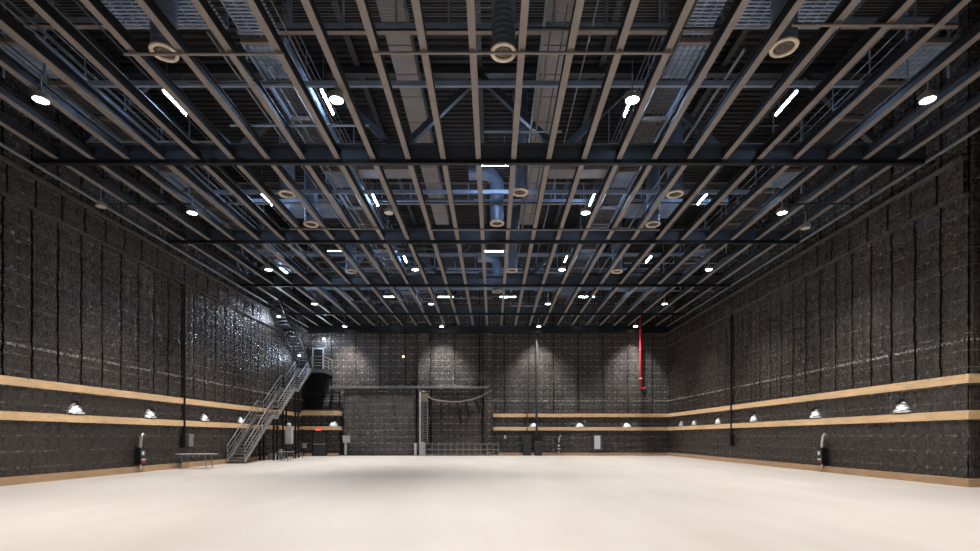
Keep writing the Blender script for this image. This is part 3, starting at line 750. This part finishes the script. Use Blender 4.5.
# pole, cable ladder, cabinet, bollard
yp = YB - .55
tag(tube([(X_at(420, yp), yp, .0), (X_at(420, yp), yp, Z_at(392, yp))], .085, 12).build('grey_pole', 'lightgrey'), 'tall light grey pole between the two big doors', 'pole')
lad = empty('cable_ladder', (X_at(424.5, yp), yp + .15, .9), 'dark cable ladder with many rungs right of the grey pole', 'cable ladder')
xa, xb = X_at(422.3, yp), X_at(427.3, yp)
for x in (xa, xb): loc_child(box((x - .03, yp + .1, .9), (x + .03, yp + .18, Z_at(395, yp))).build('side_rail', 'galv_dull'), lad)
z = 1.05
while z < 5.0: loc_child(box((xa, yp + .11, z), (xb, yp + .15, z + .06)).build('rung', 'galv_dull'), lad); z += .2
m = MB().box((xa - .1, yp + .02, 4.6), (xb + .05, yp + .2, 5.3)); loc_child(m.build('junction_box', 'rope', bevel=.03), lad)
def cabinet(px0, px1, py0, py1, y, dep, mat, name, lab, cat):
    xa, xb, z0, z1 = X_at(px0, y), X_at(px1, y), max(0, Z_at(py1, y)), Z_at(py0, y)
    root = empty(name, ((xa + xb) / 2, y, z0), lab, cat)
    loc_child(box((xa, y, z0), (xb, y + dep, z1)).build('body', mat, bevel=.015), root)
    loc_child(box((xa + .04, y - .015, z0 + .05), (xb - .04, y, z1 - .05)).build('door', mat, bevel=.004), root)
    subp(box((xb - .09, y - .03, (z0 + z1) / 2), (xb - .06, y - .015, (z0 + z1) / 2 + .1)).build('handle', 'black_steel'))
    return root
cabinet(419.3, 424.8, 442, 455.5, YB - 1.0, .3, 'lightgrey', 'floor_cabinet', 'grey floor cabinet at the foot of the grey pole', 'cabinet')
tag(MB().lathe([(0, 0), (.12, 0), (.12, 1.0), (.08, 1.06), (0, 1.07)], (X_at(415.5, YB - .9), YB - .9, 0), n=16).build('bollard', 'lightgrey'), 'light grey bollard left of the grey cabinet', 'bollard')
yq = YB - .7
sg = empty('post_box', (X_at(346, yq), yq, 0), 'grey control box on a post beside the corner door lobby', 'control box')
loc_child(box((X_at(344.6, yq), yq - .05, 0), (X_at(346.8, yq), yq + .05, Z_at(441, yq))).build('post', 'lightgrey'), sg)
loc_child(box((X_at(343.2, yq), yq - .18, Z_at(442.5, yq)), (X_at(350.5, yq), yq - .05, Z_at(435.8, yq))).build('box_body', 'lightgrey', bevel=.02), sg)
loc_child(box((X_at(348, yq), yq - .2, Z_at(435.8, yq)), (X_at(349.5, yq), yq - .1, Z_at(434.3, yq))).build('cap', 'midgrey'), sg)
# low barrier in front of the padded door
yb = YB - 1.15
bar = empty('low_barrier', (X_at(462, yb), yb, 0), 'low brown steel barrier in front of the padded door with the hose', 'barrier')
xs = [X_at(p, yb) for p in (425.5, 432, 438.5, 445, 451, 457, 463, 469, 475, 481, 487, 493, 498.5)]
for z in (.12, .52, .98): loc_child(MB().box((xs[0], yb - .02, z), (xs[-1], yb + .02, z + .05)).build('rail', 'barrier'), bar)
for i, x in enumerate(xs): loc_child(MB().box((x - .02, yb - .015, 0), (x + .02, yb + .015, 1.02)).build('upright', 'barrier'), bar)
tag(MB().lathe([(.09, -.03), (.16, -.05), (.18, 0), (.16, .05), (.09, .03)], (X_at(489, yb - .3), yb - .3, .19), n=20, axis=1, closed=True).build('cable_reel', 'midgrey'), 'small grey ring leaning at the end of the low barrier', 'reel')
# amber lamp high on the back wall
tag(MB().lathe([(0, -.1), (.06, -.08), (.08, 0), (.08, .06), (0, .06)], (X_at(403.5, YB), YB - .1, Z_at(356.7, YB)), n=14, axis=1).build('amber_lamp', 'amber'), 'tiny amber lamp high on the back wall', 'lamp')

# ------------------------------------------------------------------ back wall, other side
rp = empty('red_standpipe', (X_at(640, 43.7), 43.7, 5.9), 'bright red standpipe coming down the back wall near the corner', 'standpipe')
x = X_at(640.3, 43.7)
loc_child(tube([(x, 43.7, Z_at(388, 43.7)), (x, 43.7, 12.5)], .085, 14).build('pipe', 'red'), rp)
m = MB()
for py in (380.5, 350, 330): m.lathe([(.085, -.05), (.125, -.05), (.125, .05), (.085, .05)], (x, 43.7, Z_at(py, 43.7)), n=16, closed=True)
loc_child(m.build('coupling', 'red'), rp)
for z in (7.0, 9.5): loc_child(box((x - .04, 43.7, z), (x + .04, YB - .09, z + .06)).build('wall_bracket', 'dark_steel'), rp)
loc_child(MB().lathe([(.085, -.03), (.13, -.03), (.13, .03), (.085, .03)], (x, 43.7, Z_at(378.5, 43.7)), n=16, closed=True).build('band', 'white'), rp)
z = Z_at(388.5, 43.7)
loc_child(tube([(x, 43.7, z + .1), (x + .12, 43.7, z), (x + .45, 43.7, z)], .12, 12).build('elbow', 'red'), rp)
loc_child(MB().tube([(x + .35, 43.7, z), (x + .35, 43.7, z - .62)], .13, 12).lathe([(.13, -.3), (.2, -.3), (.2, -.22), (.13, -.22)], (x + .35, 43.7, z), n=16, closed=True).box((x + .12, 43.6, z - .4), (x + .55, 43.8, z - .1)).build('valve', 'black_steel'), rp)

def camlock(name, loc, rz, lab, tall=1.0):
    root = empty(name, loc, lab, 'power box', 'power boxes with silver elbows'); root.rotation_euler.z = rz   # faces +x
    box((.0, -.20, .35), (.22, .20, 1.12)).build('box_body', 'black_steel', root, .01)
    box((.22, -.16, .40), (.235, .16, 1.06)).build('front_plate', 'dark_steel', root)
    box((.235, -.10, .78), (.245, .05, .95)).build('receptacle', 'white', root)
    box((.235, -.13, .55), (.243, .13, .62)).build('white_label', 'white', root)
    box((.235, -.13, .45), (.243, .13, .54)).build('red_label', 'red', root)
    box((.235, .06, .4), (.243, .15, .44)).build('green_label', 'green', root)
    MB().tube([(.1, 0, 1.1), (.1, 0, 1.3), (.1, .03, 1.5), (.1, .10, 1.66), (.1, .2, 1.74)], .065, 12).build('conduit_elbow', 'silver', root)
    MB().tube([(.1, 0, .16), (.1, 0, .36)], .05, 10).build('conduit_stub', 'silver', root)
camlock('power_box', (XL + .10, F * -XL / (VX - 136), 0), 0, 'black power box with a silver elbow on the left wall')
camlock('power_box', (XR - .10, F * XR / (826.5 - VX), 0), PI, 'black power box with a silver elbow on the right wall')
camlock('power_box', (X_at(558.5, YB), YB - .10, 0), -PI / 2, 'black power box with a silver elbow on the back wall')

nb = empty('notice_board', (X_at(597.4, 44.0), 44.0, .45), 'dark blue framed board with a white sheet on the back wall', 'notice board')
xa, xb, z0, z1 = X_at(593, 44), X_at(601.7, 44), Z_at(450.3, 44), Z_at(434.5, 44)
loc_child(box((xa, 44.0, z0), (xb, 44.09, z1)).build('frame', 'bluecase', bevel=.01), nb)
subp(box((xa + .12, 43.985, z0 + .12), (xb - .12, 44.0, z1 - .10)).build('sheet', 'paper'))
loc_child(MB().tube([((xa + xb) / 2 - .15, 44.05, z1), ((xa + xb) / 2, 44.08, z1 + .4), ((xa + xb) / 2 + .15, 44.05, z1)], .015, 6).build('hanger', 'grey_steel'), nb)
def riser(px, r, ptop, lab, pbx, mat1, black):
    y = 43.9; x = X_at(px, y)
    root = empty('switch_box', (x, y, 0), lab, 'electrical box', 'tall conduits with boxes')
    loc_child(tube([(x, y, 1.7), (x, y, Z_at(ptop, y))], r, 10).build('conduit', 'dark_steel'), root)
    xa, xb = X_at(pbx[0], y), X_at(pbx[1], y)
    loc_child(box((xa, y - .15, 1.25), (xb, y + .2, 1.74)).build('upper_box', black, bevel=.01), root)
    loc_child(box((xa - .02, y - .2, 0), (xb + .02, y + .2, 1.22)).build('lower_cabinet', mat1, bevel=.01), root)
riser(527.2, .045, 366, 'charcoal electrical box under the thin tall conduit on the back wall', (523.3, 530.8), 'dark_steel', 'dark_steel')
riser(536.7, .09, 340, 'black electrical box under the thick tall conduit on the back wall', (535, 541.6), 'dark_steel', 'black_steel')
tag(box((X_at(504, YB), YB - .12, Z_at(438.6, YB)), (X_at(506, YB), YB - .03, Z_at(435.4, YB))).build('wall_switch', 'white', bevel=.01), 'small white wall box right of the big doors', 'wall box')

# conduits with black boxes on the side walls
def wall_riser(x, y, s, ztop, lab, extra):
    root = empty('wall_conduit', (x, y, 1.1), lab, 'conduit', 'conduits with black boxes')
    loc_child(MB().tube([(x + s * .12, y, 1.2), (x + s * .12, y, ztop)] + extra, .055, 10).build('pipe', 'black_steel'), root)
    loc_child(box((x + s * .02, y - .28, 1.05), (x + s * .30, y + .12, 1.72)).build('box_body', 'black_steel', bevel=.015), root)
    loc_child(box((x + s * .30, y - .22, 1.10), (x + s * .32, y + .06, 1.66)).build('box_door', 'dark_steel'), root)
    return root
w1 = wall_riser(XL, 26.5, 1, 9.6, 'tall black conduit with a box on the left wall above the folding table', [])
loc_child(box((XL + .02, 26.75, 1.1), (XL + .12, 27.3, 1.75)).build('side_panel', 'midgrey', bevel=.01), w1)
wall_riser(XR, 32.4, -1, 10.0, 'tall black conduit with a box on the right wall', [(XR - .12, 32.5, 10.15), (XR - .12, 34.2, 10.2)])

# ------------------------------------------------------------------ folding tables
def folding_table(loc, L, W, lab, mat='tabletop', h=.76):
    root = empty('folding_table', loc, lab, 'table')
    box((-L / 2, -W / 2, h - .05), (L / 2, W / 2, h)).build('table_top', mat, root, .012)
    for s in (-1, 1):
        x = s * (L / 2 - .3)
        for t in (-1, 1):
            m = MB().tube([(x, t * W * .36, h - .05), (x, t * W * .38, h * .45), (x + s * .05, t * W * .42, 0)], .018, 8)
            m.build('leg', 'midgrey', root)
        MB().tube([(x, -W * .37, h * .45), (x, W * .37, h * .45)], .012, 6).build('leg_brace', 'midgrey', root)
    return root
folding_table((XL + 1.05, 26.0, 0), 1.80, .72, 'pale folding table standing against the left wall')
ft2 = folding_table((-14.0, 34.5, 0), .95, .6, 'dark folding table beside the lower stair', 'midgrey', .62)

# ------------------------------------------------------------------ clutter beside the lobby
yc = 37.5
cart = empty('equipment_cart', (X_at(289, yc), yc, 0), 'black equipment cart carrying a grey case beside the stair supports', 'cart')
xa, xb = X_at(284, yc), X_at(295, yc)
for z in (.18, 1.0): loc_child(box((xa, yc - .3, z), (xb, yc + .3, z + .06)).build('shelf', 'black_steel'), cart)
for x in (xa + .03, xb - .03):
    for y in (yc - .27, yc + .27):
        loc_child(box((x - .025, y - .025, .10), (x + .025, y + .025, 1.15)).build('post', 'black_steel'), cart)
        subp(MB().lathe([(.0, -.02), (.06, -.02), (.06, .02), (0, .02)], (x, y, .06), n=12, axis=0).build('wheel', 'black_steel'))
tag(box((X_at(286, yc), yc - .22, 1.06), (X_at(292.5, yc), yc + .18, 2.35)).build('grey_case', 'lightgrey', bevel=.03), 'grey upright case standing on the black cart', 'case')
tag(MB().lathe([(0, 2.36), (.12, 2.36), (.16, 2.5), (.1, 2.62), (0, 2.66)], (X_at(289, yc), yc, 0), n=14).build('white_bundle', 'white'), 'small white bundle on top of the grey case', 'bundle')
tag(box((X_at(286, yc), yc - .22, .24), (X_at(293, yc), yc + .2, .72)).build('black_case', 'dark_steel', bevel=.03), 'dark case on the lower shelf of the cart', 'case')
def light_stand(px, y, h, lab):
    x = X_at(px, y); root = empty('light_stand', (x, y, 0), lab, 'light stand', 'light stands')
    MB().tube([(0, 0, .25), (0, 0, h)], .025, 8).build('pole', 'black_steel', root)
    for a in range(3):
        t = a * 2 * PI / 3 + .4
        MB().tube([(0, 0, .75), (.35 * math.cos(t), .35 * math.sin(t), .02)], .018, 6).build('leg', 'black_steel', root)
    MB().tube([(-.2, 0, h - .03), (.2, 0, h - .03)], .03, 8).build('crossbar', 'black_steel', root)
light_stand(277, 35.5, 2.3, 'black light stand nearest the stair foot, left of the cart')
light_stand(298, 38.6, 2.9, 'tall black light stand right of the cart')
light_stand(302, 40.6, 2.2, 'black light stand in front of the lobby wall')
for i, (px, w, h, mt, lab) in enumerate(((277, .35, .5, 'white', 'crumpled white bag on the floor under the stair'), (281, .3, .75, 'brown_frame', 'brown cardboard roll standing under the stair'), (272, .4, .45, 'midgrey', 'grey box on the floor under the stair'))):
    x = X_at(px, 36.0)
    if i == 0: m = MB().lathe([(0, 0), (w * .5, .02), (w * .55, h * .4), (w * .35, h * .8), (w * .12, h), (0, h)], (x, 36, 0), n=12)
    elif i == 1: m = MB().lathe([(0, 0), (.1, 0), (.1, h), (.07, h), (.07, h - .1), (0, h - .1)], (x, 36, 0), n=16)
    else: m = MB().box((x - w / 2, 35.8, 0), (x + w / 2, 36.2, h))
    tag(m.build(['white_bag', 'cardboard_roll', 'storage_box'][i], mt, bevel=.02 if i == 2 else 0), lab, ['bag', 'roll', 'box'][i])
tag(box((X_at(302.3, YV), YV - .16, Z_at(448, YV)), (X_at(306.8, YV), YV - .04, Z_at(443, YV))).build('wall_panel', 'lightgrey', bevel=.01), 'pale grey electrical panel left of the lobby door', 'panel')
# exit sign over the lobby door
ex = empty('exit_sign', (X_at(319.5, YV), YV - .16, 2.12), 'red exit sign above the lobby door', 'exit sign')
box((-.26, 0, 0), (.26, .08, .24)).build('sign_box', 'exit_case', ex)
cu = bpy.data.curves.new('exit_text', 'FONT'); cu.body = 'EXIT'; cu.size = .24; cu.align_x = 'CENTER'; cu.extrude = .005
cu.materials.append(M['exit'])
tx = bpy.data.objects.new('exit_text', cu); COL.objects.link(tx); tx.parent = ex; tx.location = (0, -.006, .035); tx.rotation_euler = (PI / 2, 0, 0)
bpy.context.view_layer.update()
me = bpy.data.meshes.new_from_object(tx.evaluated_get(bpy.context.evaluated_depsgraph_get()))
t2 = bpy.data.objects.new('lettering', me); COL.objects.link(t2); t2.parent = ex; t2.location = tx.location; t2.rotation_euler = tx.rotation_euler
bpy.data.objects.remove(tx)
# pipe frame above the lobby
pf = empty('pipe_frame', (X_at(325, YV), YV + .3, 3.95), 'black pipe frame standing on the roof of the door lobby', 'frame')
yz = YV + .3
loc_child(MB().bar((X_at(309, yz), yz, 5.35), (X_at(341, yz), yz, 5.35), .14).build('top_bar', 'black_steel'), pf)
for px in (310, 339.5): loc_child(MB().bar((X_at(px, yz), yz, 4.05), (X_at(px, yz), yz, 5.35), .1).build('leg', 'black_steel'), pf)
loc_child(MB().bar((X_at(331, yz), yz, 4.35), (X_at(341, yz), yz, 4.35), .16).build('side_shelf', 'black_steel'), pf)

# ------------------------------------------------------------------ camera, world, colour
cam = bpy.data.cameras.new('camera'); co = bpy.data.objects.new('camera', cam); COL.objects.link(co)
co.location = (0, 0, EYE); co.rotation_euler = (PI / 2, 0, 0)
cam.sensor_width = 36; cam.lens = F / 980 * 36
cam.shift_x = -(VX - 490) / 980; cam.shift_y = (VY - 275.5) / 980
cam.clip_start = .05; cam.clip_end = 200
S.camera = co
w = bpy.data.worlds.new('world'); S.world = w; w.use_nodes = True
w.node_tree.nodes['Background'].inputs[0].default_value = (.02, .022, .028, 1); w.node_tree.nodes['Background'].inputs[1].default_value = .1
S.view_settings.view_transform = 'Standard'; S.view_settings.look = 'None'; S.view_settings.gamma = 1; S.view_settings.use_curve_mapping = False
S.view_settings.exposure = .22
